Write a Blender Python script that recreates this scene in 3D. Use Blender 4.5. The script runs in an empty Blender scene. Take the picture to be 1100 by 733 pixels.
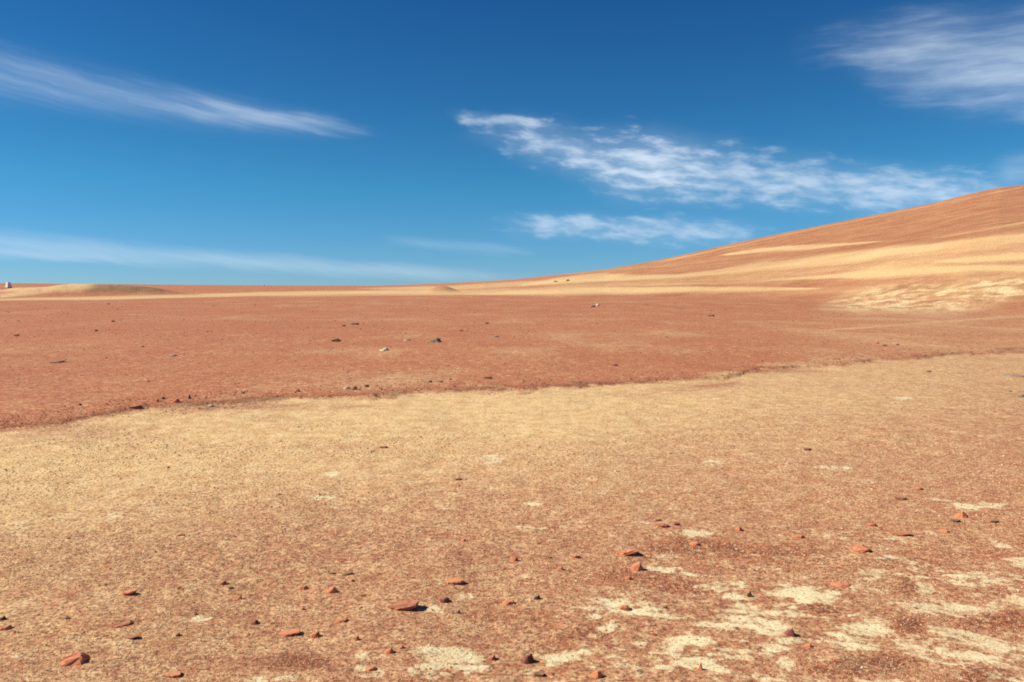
import bpy, bmesh, math, random
import numpy as np
from mathutils import Vector, Matrix

R = math.radians
scene = bpy.context.scene
col = scene.collection

# ------------------------------------------------------------------ camera
FPX, CX, CY, YH = 855.6, 550.0, 366.5, 309.0      # focal length and horizon, in photograph pixels
PITCH = math.atan((CY - YH) / FPX)
EYE = 1.6
cam_data = bpy.data.cameras.new('camera')
cam_data.sensor_width = 36.0
cam_data.lens = 36.0 * FPX / 1100.0
cam_data.clip_start = 0.05
cam_data.clip_end = 60000.0
cam = bpy.data.objects.new('camera', cam_data)
cam.location = (0, 0, EYE)
cam.rotation_euler = (R(90) - PITCH, 0, 0)
col.objects.link(cam)
scene.camera = cam


def ray(px, py):
    """direction in the world for a photograph pixel"""
    a, b = (px - CX) / FPX, -(py - CY) / FPX
    cp, sp = math.cos(PITCH), math.sin(PITCH)
    return np.array([a, cp + b * sp, -sp + b * cp])


def az_el(px, py):
    d = ray(px, py)
    d = d / np.linalg.norm(d)
    return math.atan2(d[0], d[1]), math.asin(d[2])


def project(x, y, z):
    cp, sp = math.cos(PITCH), math.sin(PITCH)
    z = z - EYE
    f = y * cp - z * sp
    u = y * sp + z * cp
    f = np.where(f < 0.05, 0.05, f)
    return CX + FPX * x / f, CY - FPX * u / f


# ------------------------------------------------------------------ noise
def _hash(ix, iy, seed):
    h = (ix.astype(np.int64) * 374761393 + iy.astype(np.int64) * 668265263 + seed * 1442695041) & 0xFFFFFFFF
    h = ((h ^ (h >> 13)) * 1274126177) & 0xFFFFFFFF
    h = ((h ^ (h >> 16)) * 2246822519) & 0xFFFFFFFF
    return (h ^ (h >> 15)) / 4294967295.0


def vnoise(x, y, seed=0):
    ix, iy = np.floor(x), np.floor(y)
    fx, fy = x - ix, y - iy
    fx, fy = fx * fx * (3 - 2 * fx), fy * fy * (3 - 2 * fy)
    a, b = _hash(ix, iy, seed), _hash(ix + 1, iy, seed)
    c, d = _hash(ix, iy + 1, seed), _hash(ix + 1, iy + 1, seed)
    return (a + (b - a) * fx) * (1 - fy) + (c + (d - c) * fx) * fy


def fbm(x, y, seed=0, octaves=4):
    s, a, t = 0.0, 1.0, 0.0
    for k in range(octaves):
        s = s + a * vnoise(x * 2 ** k + 17.3 * k, y * 2 ** k - 9.1 * k, seed + k)
        t += a
        a *= 0.5
    return s / t - 0.5


def sstep(e0, e1, x):
    t = np.clip((x - e0) / (e1 - e0), 0, 1)
    return t * t * (3 - 2 * t)


# ------------------------------------------------------------------ terrain
def pix_az(px):
    return az_el(px, YH)[0]


def curve_theta(pts):
    th = np.array([pix_az(p[0]) for p in pts])
    v = np.array([p[1] for p in pts], float)
    return th, v


# edge of the red gravel plain over the sandy foreground flat
EDGE = [(-900, 500), (-400, 476), (0, 460), (40, 459), (62, 456), (98, 450), (130, 444), (160, 441), (200, 442), (245, 438),
        (300, 433), (345, 432), (395, 430), (430, 425), (480, 422), (545, 420), (580, 419), (640, 416),
        (672, 413.5), (740, 411.5), (782, 409), (800, 402), (822, 398), (870, 396), (915, 392), (962, 389), (1000, 386),
        (1050, 382), (1100, 379), (1300, 372), (2000, 360)]
_eth = np.array([az_el(px, py)[0] for px, py in EDGE])
_er = np.array([EYE / math.tan(-az_el(px, py)[1]) for px, py in EDGE])
_eo = np.argsort(_eth)
_eth, _er = _eth[_eo], _er[_eo]

# skyline, as the height it reaches in the photograph
SKY = [(-3000, 303), (-400, 303.5), (0, 304.3), (100, 305.3), (190, 306), (300, 306.8), (400, 307), (440, 306), (490, 304),
       (530, 302), (560, 299.5), (600, 295.2), (650, 289.5), (700, 281), (730, 275), (760, 268), (800, 259), (850, 248),
       (900, 238), (950, 228.5), (1000, 218.5), (1040, 208), (1070, 201.5), (1100, 198), (1200, 188), (1400, 176), (2000, 200), (5000, 290)]
_sth = np.array([pix_az(p[0]) for p in SKY])
_stan = np.array([math.tan(az_el(p[0], p[1])[1]) for p in SKY])
FOOT = [(-3000, 300), (0, 300), (400, 210), (500, 170), (600, 140), (760, 115), (870, 95), (960, 72), (1040, 60), (1100, 55), (1500, 45), (4000, 60)]
CREST = [(-3000, 1000), (0, 1000), (300, 900), (420, 620), (520, 420), (600, 360), (800, 380), (1100, 440), (1500, 480), (4000, 480)]
_fth, _fv = curve_theta(FOOT)
_cth, _cv = curve_theta(CREST)

MOUNDS = []          # (x, y, height, sx_left, sx_right, sy)


def mound_at(px, r, ytop, sxl, sxr, sy):
    th = pix_az(px)
    x, y = r * math.sin(th), r * math.cos(th)
    h = EYE + (YH - ytop) * y / FPX
    MOUNDS.append((x, y, h, sxl, sxr, sy))


mound_at(88, 165, 304.9, 10.0, 8.0, 4.5)
mound_at(132, 164, 306.0, 7.0, 8.0, 4.5)
mound_at(40, 170, 308.0, 8.5, 8.0, 4.0)
mound_at(476, 205, 307.7, 3.4, 3.0, 2.6)


def edge_r(x, y, th):
    base = np.interp(th, _eth, _er)
    n = fbm(x * 1.1, y * 1.1, 5, 6) * 1.1 + fbm(x * 4.5, y * 2.5, 15, 3) * 0.45 + fbm(x * 0.35, y * 0.35, 9, 2) * 0.5
    return base + n * (base / 11.0) * 1.1


def hill_part(x, y):
    r = np.hypot(x, y)
    th = np.arctan2(x, y)
    F = np.interp(th, _fth, _fv)
    C = np.interp(th, _cth, _cv)
    E = np.interp(th, _sth, _stan)
    Z = EYE + C * E
    t = np.clip((r - F) / (C - F), 0, None)
    up = np.minimum(t, 1.0)
    P = 0.10 * sstep(0, 0.25, up) + 0.90 * up ** 1.32
    h = Z * P
    over = np.clip(r - C, 0, None)
    h = np.where(t > 1, Z - 0.00011 * over ** 2 * 0.5 - over * 0.03 * np.clip(Z / 25, 0.15, 1), h)
    return np.where(Z > 0, np.maximum(h, -4.0), 0), t, Z


def mound_part(x, y):
    s = np.zeros_like(x)
    for mx, my, h, sl, sr, sy in MOUNDS:
        c, n = my / math.hypot(mx, my), mx / math.hypot(mx, my)
        dx, dy = (x - mx) * c - (y - my) * n, (x - mx) * n + (y - my) * c
        sx = np.where(dx < 0, sl, sr)
        q = (dx / sx) ** 2 + (dy / sy) ** 2
        s = s + (h * np.exp(-q * 0.75)) ** 4
    s = s ** 0.25
    s = np.where(s < 0.02, 0, s - 0.02)
    return s * (1 + 0.22 * fbm(x * 0.5, y * 0.5, 31, 4))


def rough_mask(px, py):
    """eroded pale patch at the foot of the hill"""
    top = np.interp(px, [850, 867, 905, 945, 1045, 1100, 1250], [334, 328, 315, 305, 297, 296, 300])
    bot = np.interp(px, [850, 867, 925, 1027, 1100, 1250], [334, 333, 337, 339, 322, 318])
    m = np.minimum(sstep(-5, 8, py - top), sstep(-4, 7, bot - py))
    return m * sstep(855, 915, px)


def H(x, y):
    x, y = np.asarray(x, float), np.asarray(y, float)
    r = np.hypot(x, y)
    th = np.arctan2(x, y)
    er = edge_r(x, y, th)
    z = (0.030 * fbm(x * 1.7, y * 1.7, 2, 4) + 0.012 * fbm(x * 7, y * 7, 4, 3)) * sstep(60, 12, r)
    z = z + 0.05 * fbm(x / 4.5, y / 4.5, 7, 3) * sstep(1.5, 9, r)
    z = z + 0.22 * fbm(x / 28, y / 28, 11, 3) * sstep(25, 110, r)
    z = z + (0.010 + 0.034 * vnoise(x * 0.5, y * 0.5, 77)) * sstep(-0.05, 0.25, (r - er) / (er / 11.0))
    hp, t, Z = hill_part(x, y)
    z = z + hp
    big = sstep(6, 25, Z) * sstep(0.02, 0.3, t)
    z = z + big * (1.3 * fbm(x / 70, y / 70, 41, 3) + 0.10 * fbm(x / 9, y / 9, 43, 2)) * sstep(1.25, 0.75, t)
    z = z + mound_part(x, y)
    px, py = project(x, y, z)
    rm = rough_mask(px, py) * (y > 10)
    z = z + rm * (0.55 * fbm(x / 3.2, y / 3.2, 51, 4) - 0.05)
    return z


def at(px, py):
    """the point of the terrain seen at a photograph pixel"""
    d = ray(px, py)
    d = d / math.hypot(d[0], d[1])
    rr = np.concatenate([np.arange(2.5, 40, 0.02), np.geomspace(40, 1500, 3000)])
    zz = EYE + rr * d[2]
    hh = H(rr * d[0], rr * d[1])
    k = np.nonzero(zz <= hh)[0]
    i = int(k[0]) if len(k) else len(rr) - 1
    return Vector((rr[i] * d[0], rr[i] * d[1], hh[i]))


# ------------------------------------------------------------------ materials
class NT:
    def __init__(self, tree):
        self.t = tree

    def n(self, kind, **kw):
        nd = self.t.nodes.new(kind)
        for k, v in kw.items():
            setattr(nd, k, v)
        return nd

    def set(self, nd, key, v):
        if isinstance(v, bpy.types.NodeSocket):
            self.t.links.new(v, nd.inputs[key])
        else:
            nd.inputs[key].default_value = v

    def m(self, op, a, b=0.0, c=0.0, clamp=False):
        nd = self.n('ShaderNodeMath', operation=op, use_clamp=clamp)
        self.set(nd, 0, a)
        self.set(nd, 1, b)
        if op in ('MULTIPLY_ADD', 'SMOOTH_MIN', 'WRAP', 'COMPARE'):
            self.set(nd, 2, c)
        return nd.outputs[0]

    def step(self, x, a, b, lo=0.0, hi=1.0, kind='SMOOTHSTEP'):
        nd = self.n('ShaderNodeMapRange', interpolation_type=kind)
        for k, v in zip(('Value', 'From Min', 'From Max', 'To Min', 'To Max'), (x, a, b, lo, hi)):
            self.set(nd, k, v)
        return nd.outputs[0]

    def noise(self, vec, scale, detail=2.0, rough=0.5, dist=0.0):
        nd = self.n('ShaderNodeTexNoise')
        self.set(nd, 'Vector', vec)
        self.set(nd, 'Scale', scale)
        self.set(nd, 'Detail', detail)
        self.set(nd, 'Roughness', rough)
        self.set(nd, 'Distortion', dist)
        return nd.outputs['Fac']

    def mix(self, f, a, b, mode='MIX'):
        nd = self.n('ShaderNodeMix', data_type='RGBA', blend_type=mode)
        self.set(nd, 0, f)
        self.set(nd, 6, a)
        self.set(nd, 7, b)
        return nd.outputs[2]

    def attr(self, name):
        return self.n('ShaderNodeAttribute', attribute_name=name).outputs['Fac']


def rgb(r, g, b):
    return (r, g, b, 1.0)


def new_mat(name):
    m = bpy.data.materials.new(name)
    m.use_nodes = True
    m.node_tree.nodes.clear()
    q = NT(m.node_tree)
    out = q.n('ShaderNodeOutputMaterial')
    bs = q.n('ShaderNodeBsdfPrincipled')
    m.node_tree.links.new(bs.outputs[0], out.inputs[0])
    bs.inputs['Roughness'].default_value = 0.95
    bs.inputs['Specular IOR Level'].default_value = 0.12
    return m, q, bs


def ground_material():
    m, q, bs = new_mat('desert_ground')
    P = q.n('ShaderNodeNewGeometry').outputs['Position']
    tan, pale, dark, rise = q.attr('tan'), q.attr('pale'), q.attr('dark'), q.attr('hill')
    ng = q.noise(P, 55.0, 2.0, 0.6)
    nf = q.noise(P, 22.0, 1.0, 0.6)
    nm = q.noise(P, 5.0, 3.0, 0.62)
    nl = q.noise(P, 0.9, 3.0, 0.6)
    nh = q.noise(P, 0.10, 4.0, 0.6)
    # how much sand lies between the red chips
    near = q.m('SUBTRACT', 1.0, rise)
    a = q.m('MULTIPLY', q.m('SUBTRACT', ng, 0.5), 2.1)
    a = q.m('ADD', a, q.m('MULTIPLY', q.m('SUBTRACT', nf, 0.5), 1.3))
    a = q.m('ADD', a, q.m('MULTIPLY', q.m('SUBTRACT', nm, 0.5), 0.85))
    a = q.m('ADD', a, q.m('MULTIPLY', q.m('SUBTRACT', nl, 0.5), 0.50))
    a = q.m('ADD', a, q.m('MULTIPLY', q.m('SUBTRACT', nh, 0.5), 0.35))
    f = q.m('ADD', tan, a, clamp=True)
    red = q.mix(q.step(nf, 0.3, 0.7), rgb(0.39, 0.120, 0.057), rgb(0.54, 0.187, 0.091))
    red = q.mix(q.step(tan, 0.13, 0.30), red, q.mix(q.step(nf, 0.3, 0.7), rgb(0.41, 0.160, 0.084), rgb(0.56, 0.250, 0.134)))
    red = q.mix(q.step(nl, 0.35, 0.7), red, q.mix(0.5, red, rgb(0.43, 0.145, 0.072)))
    red = q.mix(q.m('MULTIPLY', q.step(nm, 0.56, 0.72), 0.5), red, rgb(0.62, 0.29, 0.165))
    red = q.mix(rise, red, q.mix(q.step(nh, 0.3, 0.7), rgb(0.365, 0.126, 0.056), rgb(0.455, 0.176, 0.082)))
    snd = q.mix(q.step(nm, 0.3, 0.7), rgb(0.77, 0.50, 0.215), rgb(0.87, 0.61, 0.295))
    c = q.mix(f, red, snd)
    # silt patches
    pv = q.m('ADD', pale, q.m('MULTIPLY', q.m('SUBTRACT', nf, 0.5), 0.55))
    pv = q.m('ADD', pv, q.m('MULTIPLY', q.m('SUBTRACT', nm, 0.5), 1.15))
    pv = q.m('ADD', pv, q.m('MULTIPLY', q.m('SUBTRACT', ng, 0.5), 0.35))
    pf = q.step(pv, 0.385, 0.67)
    c = q.mix(pf, c, q.mix(q.step(nm, 0.35, 0.65), rgb(0.74, 0.58, 0.30), rgb(0.85, 0.71, 0.41)))
    # dark chips of stone lying among the grains
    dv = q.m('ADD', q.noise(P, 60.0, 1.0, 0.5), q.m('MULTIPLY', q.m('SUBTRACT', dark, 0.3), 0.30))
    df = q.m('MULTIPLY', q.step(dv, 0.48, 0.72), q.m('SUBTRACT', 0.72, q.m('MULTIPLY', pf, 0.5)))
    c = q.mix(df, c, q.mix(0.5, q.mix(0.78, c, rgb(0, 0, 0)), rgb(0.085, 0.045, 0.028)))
    bs.inputs['Base Color'].default_value = (0, 0, 0, 1)
    q.set(bs, 'Base Color', c)
    bmp = q.n('ShaderNodeBump')
    q.set(bmp, 'Strength', 0.55)
    q.set(bmp, 'Distance', 0.012)
    hgt = q.m('ADD', q.m('MULTIPLY', ng, 0.6), q.m('MULTIPLY', nf, 0.8))
    q.set(bmp, 'Height', hgt)
    b2 = q.n('ShaderNodeBump')
    q.set(b2, 'Strength', 0.35)
    q.set(b2, 'Distance', 0.25)
    q.set(b2, 'Height', q.m('MULTIPLY', q.noise(P, 0.8, 2.0, 0.55), q.m('ADD', q.m('MULTIPLY', rise, 0.12), 0.12)))
    m.node_tree.links.new(bmp.outputs[0], b2.inputs['Normal'])
    q.set(bs, 'Normal', b2.outputs[0])
    return m


def rock_material(name, c0, c1, c2, scale=14.0):
    m, q, bs = new_mat(name)
    P = q.n('ShaderNodeNewGeometry').outputs['Position']
    a, b = q.noise(P, scale, 4.0, 0.6), q.noise(P, scale * 5, 3.0, 0.6)
    c = q.mix(q.step(a, 0.35, 0.65), rgb(*c0), rgb(*c1))
    c = q.mix(q.step(b, 0.55, 0.72), c, rgb(*c2))
    # sand caught on the upper faces
    nz = q.n('ShaderNodeSeparateXYZ')
    m.node_tree.links.new(q.n('ShaderNodeNewGeometry').outputs['Normal'], nz.inputs[0])
    du = q.m('MULTIPLY', q.step(q.m('ADD', nz.outputs[2], q.m('MULTIPLY', q.m('SUBTRACT', b, 0.5), 1.2)), 0.45, 1.15), 0.55)
    c = q.mix(du, c, rgb(0.58, 0.31, 0.16))
    q.set(bs, 'Base Color', c)
    bmp = q.n('ShaderNodeBump')
    q.set(bmp, 'Strength', 0.6)
    q.set(bmp, 'Distance', 0.006)
    q.set(bmp, 'Height', q.m('ADD', a, q.m('MULTIPLY', b, 0.5)))
    q.set(bs, 'Normal', bmp.outputs[0])
    return m


MAT_GROUND = ground_material()
MATS = {
    'orange': rock_material('orange_rock', (0.56, 0.165, 0.075), (0.66, 0.24, 0.115), (0.44, 0.135, 0.065)),
    'red': rock_material('red_rock', (0.36, 0.10, 0.055), (0.45, 0.15, 0.08), (0.25, 0.07, 0.04)),
    'maroon': rock_material('maroon_rock', (0.17, 0.055, 0.038), (0.25, 0.085, 0.055), (0.11, 0.04, 0.03)),
    'dark': rock_material('shaded_dark_rock', (0.060, 0.032, 0.022), (0.095, 0.050, 0.033), (0.04, 0.025, 0.018)),  # mostly shade on the stones, put into a near-black rock colour
    'grey': rock_material('grey_rock', (0.20, 0.18, 0.13), (0.30, 0.25, 0.17), (0.14, 0.12, 0.09), 6.0),
    'pale': rock_material('pale_rock', (0.58, 0.47, 0.30), (0.68, 0.57, 0.39), (0.42, 0.32, 0.20), 6.0),
}


# ------------------------------------------------------------------ ground masks
PALE = [  # silt patches: pixel centre, half width, half height, strength
    (858, 641, 40, 12, 1), (884, 662, 30, 4, .9), (926, 681, 42, 10, 1), (838, 690, 24, 8, 1), (826, 674, 20, 8, .9), (848, 712, 11, 8, 1),
    (930, 618, 20, 8, 1), (985, 634, 20, 6, 1), (1030, 626, 26, 5, .75), (1096, 604, 20, 7, 1), (1092, 645, 26, 8, 1), (1066, 650, 12, 4, .9),
    (1012, 699, 9, 4, 1), (1042, 703, 16, 4, .9), (975, 670, 14, 3, .8), (950, 600, 14, 4, .8), (955, 606, 10, 3, .8),
    (668, 647, 24, 5, 1), (652, 676, 22, 6, .9), (782, 630, 26, 5, 1), (792, 656, 36, 9, 1), (748, 690, 30, 7, 1), (742, 666, 14, 5, .95), (604, 702, 28, 9, 1),
    (738, 576, 24, 5, .9), (575, 567, 26, 3, .85), (637, 662, 8, 4, 1), (812, 722, 34, 9, .85), (560, 723, 20, 4, .7), (690, 692, 14, 3, .8),
    (482, 710, 38, 15, 1.1), (396, 723, 16, 7, 1), (470, 655, 10, 5, .8), (290, 728, 22, 6, .8), (385, 704, 8, 4, .9),
    (125, 555, 14, 4, .75), (20, 706, 14, 4, .8), (268, 730, 16, 5, .9), (188, 701, 16, 3, .8), (60, 620, 18, 5, .55), (215, 664, 18, 3, .7),
    (534, 494, 11, 5, .95), (360, 511, 9, 3, .9), (350, 534, 16, 3, .9), (476, 549, 13, 3, .9), (573, 541, 13, 2.5, .9), (762, 497, 14, 2.5, .9), (680, 467, 14, 2, .7),
    (893, 503, 22, 3, .9), (925, 519, 22, 3, .8), (965, 427, 11, 2.5, 1), (1050, 541, 26, 4, .9), (1018, 536, 18, 3, .8), (1000, 503, 16, 3, .6), (960, 578, 18, 4, .7),
    (1040, 546, 10, 5, 1), (870, 566, 24, 4, .6), (1080, 585, 18, 4, .8), (305, 457, 14, 2, .6), (400, 457, 20, 2, .55), (278, 515, 14, 3, .5),
    (500, 642, 22, 6, .5), (330, 610, 22, 4, .4), (730, 548, 30, 6, .55), (900, 575, 30, 5, .5), (860, 598, 40, 6, .5), (1000, 600, 40, 8, .5), (690, 560, 20, 4, .5),
    (980, 320, 0.1, 0.1, 0),
]
DARKS = [  # patches of coarser brown chips
    (292, 449, 26, 4, .5), (945, 716, 50, 12, .9), (310, 712, 44, 9, .9), (760, 590, 60, 8, .7), (740, 632, 40, 6, .7), (973, 631, 10, 7, .9), (830, 595, 50, 6, .6),
    (978, 676, 14, 10, 1), (620, 680, 40, 10, .6), (1080, 665, 40, 9, .8), (880, 655, 26, 5, .8), (120, 430, 60, 8, .3), (475, 452, 20, 6, .4), (380, 437, 14, 3, .4),
    (200, 655, 60, 10, .5), (150, 715, 80, 14, .5), (450, 728, 30, 6, .6), (1050, 730, 40, 10, .7), (680, 620, 60, 10, .6), (555, 665, 40, 8, .5), (60, 470, 50, 10, .4), (100, 462, 60, 8, .45),
]
ROWS = [380, 410, 430, 450, 500, 550, 600, 650, 700, 740]
COLS = [0, 275, 550, 825, 1100]
TAN = np.array([
    [.70, .75, .78, .70, .58], [.70, .76, .80, .68, .48], [.68, .90, .98, .72, .40], [.68, .94, 1.0, .60, .32], [1.0, .88, .62, .40, .26], [.78, .52, .38, .28, .22],
    [.50, .34, .26, .24, .22], [.48, .38, .30, .27, .28], [.46, .37, .30, .27, .29], [.42, .35, .29, .27, .32]])
BANDS = [  # sandy strips on the plain's far side and the hill: polyline of (x, y, half thickness), strength
    ([(-300, 326, 2), (0, 322, 1.2), (50, 321, 1.6), (130, 320, 1.8), (280, 316, 2.2), (330, 315.5, 2.6), (420, 314.5, 3), (520, 314, 3.2), (600, 313, 5), (700, 312, 3.5), (820, 311, 2.6), (900, 309.5, 0)], .80),
    ([(0, 318, 2), (40, 313, 3), (75, 308, 3.5), (95, 307, 3.5), (110, 309, 1)], .75),
    ([(384, 310, .5), (430, 310, 1.5), (480, 309.5, 2.2), (530, 307, 3), (580, 304, 3)], .62),
    ([(560, 306, 1.5), (610, 301, 4.5), (650, 298, 4.6), (690, 298, 3.6), (730, 297, 2.6), (770, 293, 3), (820, 286, 4.6), (880, 280, 5), (960, 270, 5), (1040, 262, 5.4), (1100, 255, 6), (1400, 225, 7)], .82),
    ([(770, 275, .3), (820, 269, 3.2), (860, 266, 2.6), (915, 262, 1.2), (975, 257, 0)], .78),
    ([(790, 304, .3), (854, 299, 1.6), (900, 296, 3), (945, 292, 6.5), (1000, 289, 6), (1060, 288, 4), (1100, 289, 4), (1400, 285, 6)], .74),
    ([(1000, 281, .5), (1040, 279, 3), (1100, 275, 4.5), (1400, 262, 5)], .70),
    ([(960, 262, .3), (1017, 254, .8), (1100, 239, 1.2), (1400, 190, 2)], .48),
    ([(680, 286.5, .3), (720, 279, 1.1), (760, 271, 1.0), (840, 253, .8), (960, 229, .8), (1100, 201, .8)], .42),
    ([(600, 309, .4), (700, 306, .9), (780, 304, .7), (860, 301, .5)], .55),
    ([(850, 357, .4), (940, 351, 1.4), (1020, 345, 1.2), (1100, 340, 1.4)], .42),
]


def masks(x, y, z):
    r = np.hypot(x, y)
    th = np.arctan2(x, y)
    px, py = project(x, y, z)
    front = y > 0.5
    pxc = np.clip(px, -600, 1700)
    er = edge_r(x, y, th)
    soft = 0.03 + 0.22 * sstep(600, 900, px) + 0.25 * vnoise(x * 0.4, y * 0.4, 19)
    fore = sstep(1.0, -1.0, (r - er) / (er / 11.0) / soft)
    # sand of the near flat
    ri = np.interp(np.clip(py, 380, 740), ROWS, np.arange(len(ROWS)))
    ci = np.interp(np.clip(px, 0, 1100), COLS, np.arange(len(COLS)))
    i0, j0 = np.minimum(ri.astype(int), len(ROWS) - 2), np.minimum(ci.astype(int), len(COLS) - 2)
    fi, fj = ri - i0, ci - j0
    t_near = (TAN[i0, j0] * (1 - fi) * (1 - fj) + TAN[i0 + 1, j0] * fi * (1 - fj) + TAN[i0, j0 + 1] * (1 - fi) * fj + TAN[i0 + 1, j0 + 1] * fi * fj)
    t_near = np.where(front, t_near, 0.45)
    # red plain
    streak = fbm(x * 0.55, y * 0.30, 61, 4)
    t_far = 0.07 - 0.05 * sstep(500, 100, px) + 0.55 * np.clip(streak, -0.08, 1) + 0.20 * np.clip(fbm(x / 14, y / 14, 63, 3), 0, 1)
    t_far = t_far + 0.16 * sstep(740, 1000, px) * sstep(326, 345, py)
    t_far = t_far + 0.10 * sstep(350, 400, py) * sstep(700, 300, px)
    tan = t_near * fore + t_far * (1 - fore)
    # sandy strips further off
    jit = fbm(x / 16, y / 16, 71, 4) * 5.0
    fade = np.clip(1.0 + 1.0 * fbm(x / 12, y / 26, 73, 4), .45, 1.2)
    for pts, s in BANDS:
        bx = [p[0] for p in pts]
        cy = np.interp(px, bx, [p[1] for p in pts])
        hw = np.interp(px, bx, [p[2] for p in pts], left=0.0, right=0.0)
        w = fade * sstep(1.55, 0.35, np.abs(py + jit * np.clip(hw / 5, .1, 1) - cy) / np.maximum(hw, 0.05)) * sstep(0.0, 1.1, hw) * front * (1 - fore)
        tan = np.maximum(tan, w * s)
    hz, ht, hZ = hill_part(x, y)
    strat = fbm(x / 30, hz / 1.1 + y / 90, 75, 4)
    low = sstep(262, 285, py + 0.06 * (px - 900)) * sstep(319, 311, py) * sstep(540, 640, px) * front
    tan = np.where(low > 0, np.maximum(tan, tan * .5 + low * np.clip(0.21 + 0.14 * sstep(880, 980, px) + 1.0 * strat, 0, .8)), tan)
    tan = tan + 0.10 * sstep(2, 8, hz) * strat
    pale = np.full_like(x, 0.0)
    base = 0.20 * sstep(500, 620, py) * sstep(480, 700, px) + 0.03 * sstep(520, 640, py) * sstep(650, 850, px) + 0.10 * sstep(590, 650, py)
    pale = base * fore
    pale0 = pale
    wl = 13.5 / np.clip(r, 1.5, 60)
    yl = 13.5 * np.log(np.clip(r, 0.5, 400))
    wu = fbm(x * wl, yl, 91, 4)
    wv = fbm(x * wl, yl, 95, 4)
    wr = fbm(x * wl * 1.5, yl * 3.0, 97, 5)
    wf = fbm(x * wl * 0.9, yl * 2.6, 99, 5)
    ws = fbm(x * wl * 1.6, yl * 7.5, 105, 4)
    for cx, cy, rx, ry, s in PALE:
        q = ((px - cx + 1.5 * rx * wu) / (rx * 1.2)) ** 2 + ((py - cy + 1.7 * ry * wv) / (ry * 1.2)) ** 2
        pale = np.maximum(pale, s * (0.62 + 0.8 * wr + 0.9 * ws) * sstep(2.5, 0.0, q + 1.4 * wr + 1.8 * ws) * front)
    pale = np.maximum(pale, pale0 + pale0 * 4.2 * np.clip(0.6 * wf + 0.7 * ws, -0.2, 0.30))
    rm = rough_mask(px, py) * front
    fl = fbm(x / 0.8, y / 1.4, 81, 4) + 0.5 * fbm(x / 3, y / 4, 83, 2)
    pale = np.maximum(pale, rm * np.clip(0.30 + 1.6 * fl, 0, 0.54))
    tan = np.where(rm > 0.05, np.clip(tan * (1 - .5 * rm) + rm * (0.46 + 0.8 * fl), 0, 1), tan)
    dark = (0.28 + 0.10 * sstep(520, 620, py)) * fore + 0.20 * (1 - fore)
    for cx, cy, rx, ry, s in DARKS:
        q = ((px - cx + 1.6 * rx * wu) / rx) ** 2 + ((py - cy + 1.8 * ry * wv) / ry) ** 2
        w = sstep(2.4, 0.0, q + 1.5 * wr) * front
        dark = np.maximum(dark, w * s)
        tan = tan - 0.22 * w * s * fore
        pale = pale * (1 - 0.7 * w * (s > .75))
    rim = (r - er) / (er / 11.0)
    rimw = sstep(-0.1, 0.15, rim) * sstep(0.95, 0.05, rim)
    dark = np.maximum(dark, 0.85 * rimw * (0.15 + 1.1 * vnoise(x * 0.8, y * 0.8, 88)))
    dark = np.where(rm > 0.05, np.maximum(dark, rm * np.clip(0.24 - 2.0 * fl, 0, 0.6)), dark)
    tan = tan * (1 - 0.4 * rimw)
    # the two soils run into each other in patches along the rim
    sm = fbm(x * 0.55, y * 0.85, 101, 4)
    spill = sstep(-1.5, -0.05, rim) * fore * sstep(0.02, 0.22, sm)
    tan = tan * (1 - 0.75 * spill)
    dark = np.maximum(dark, 0.55 * spill)
    creep = sstep(1.6, 0.1, rim) * (1 - fore) * sstep(0.04, 0.24, fbm(x * 0.5, y * 0.9, 103, 4))
    tan = np.maximum(tan, 0.62 * creep)
    # mound's right flank: shade painted into the soil colour as darker brown gravel
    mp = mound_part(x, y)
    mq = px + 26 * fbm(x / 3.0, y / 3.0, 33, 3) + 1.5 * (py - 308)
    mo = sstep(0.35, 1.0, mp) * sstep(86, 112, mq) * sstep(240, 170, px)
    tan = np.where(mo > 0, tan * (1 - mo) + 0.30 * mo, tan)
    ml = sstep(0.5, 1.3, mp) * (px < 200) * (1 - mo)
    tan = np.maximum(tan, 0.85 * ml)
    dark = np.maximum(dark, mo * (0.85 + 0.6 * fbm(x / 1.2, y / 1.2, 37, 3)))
    mo2 = sstep(0.25, 1.2, mp + 0.9 * fbm(x / 1.5, y / 1.5, 35, 3)) * (px > 440) * (px < 520)
    dark = np.maximum(dark, mo2 * 0.55)
    tan = np.where(mo2 > 0, tan * (1 - mo2) + 0.40 * mo2, tan)
    dark = np.where(r > 240, np.minimum(dark, 0.1), dark)
    hp, t, Z = hill_part(x, y)
    hillf = np.clip(sstep(2.0, 12.0, Z) * sstep(-0.01, 0.05, t), 0, 1)
    return np.clip(tan, 0, 1), np.clip(pale, 0, 1), np.clip(dark, 0, 1), hillf, mp


# ------------------------------------------------------------------ terrain meshes
def make_mesh(name, verts, faces, normals=None, attrs=None, mat=None, smooth=True):
    me = bpy.data.meshes.new(name)
    nv, nf, k = len(verts), len(faces), faces.shape[1]
    me.vertices.add(nv)
    me.vertices.foreach_set('co', np.ascontiguousarray(verts, np.float32).ravel())
    me.loops.add(nf * k)
    me.loops.foreach_set('vertex_index', np.ascontiguousarray(faces, np.int32).ravel())
    me.polygons.add(nf)
    me.polygons.foreach_set('loop_start', np.arange(0, nf * k, k, dtype=np.int32))
    me.polygons.foreach_set('use_smooth', np.full(nf, smooth))
    me.update(calc_edges=True)
    for an, av in (attrs or {}).items():
        at_ = me.attributes.new(an, 'FLOAT', 'POINT')
        at_.data.foreach_set('value', np.ascontiguousarray(av, np.float32))
    if normals is not None:
        me.normals_split_custom_set_from_vertices(normals)
    if mat:
        me.materials.append(mat)
    o = bpy.data.objects.new(name, me)
    col.objects.link(o)
    return o


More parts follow.
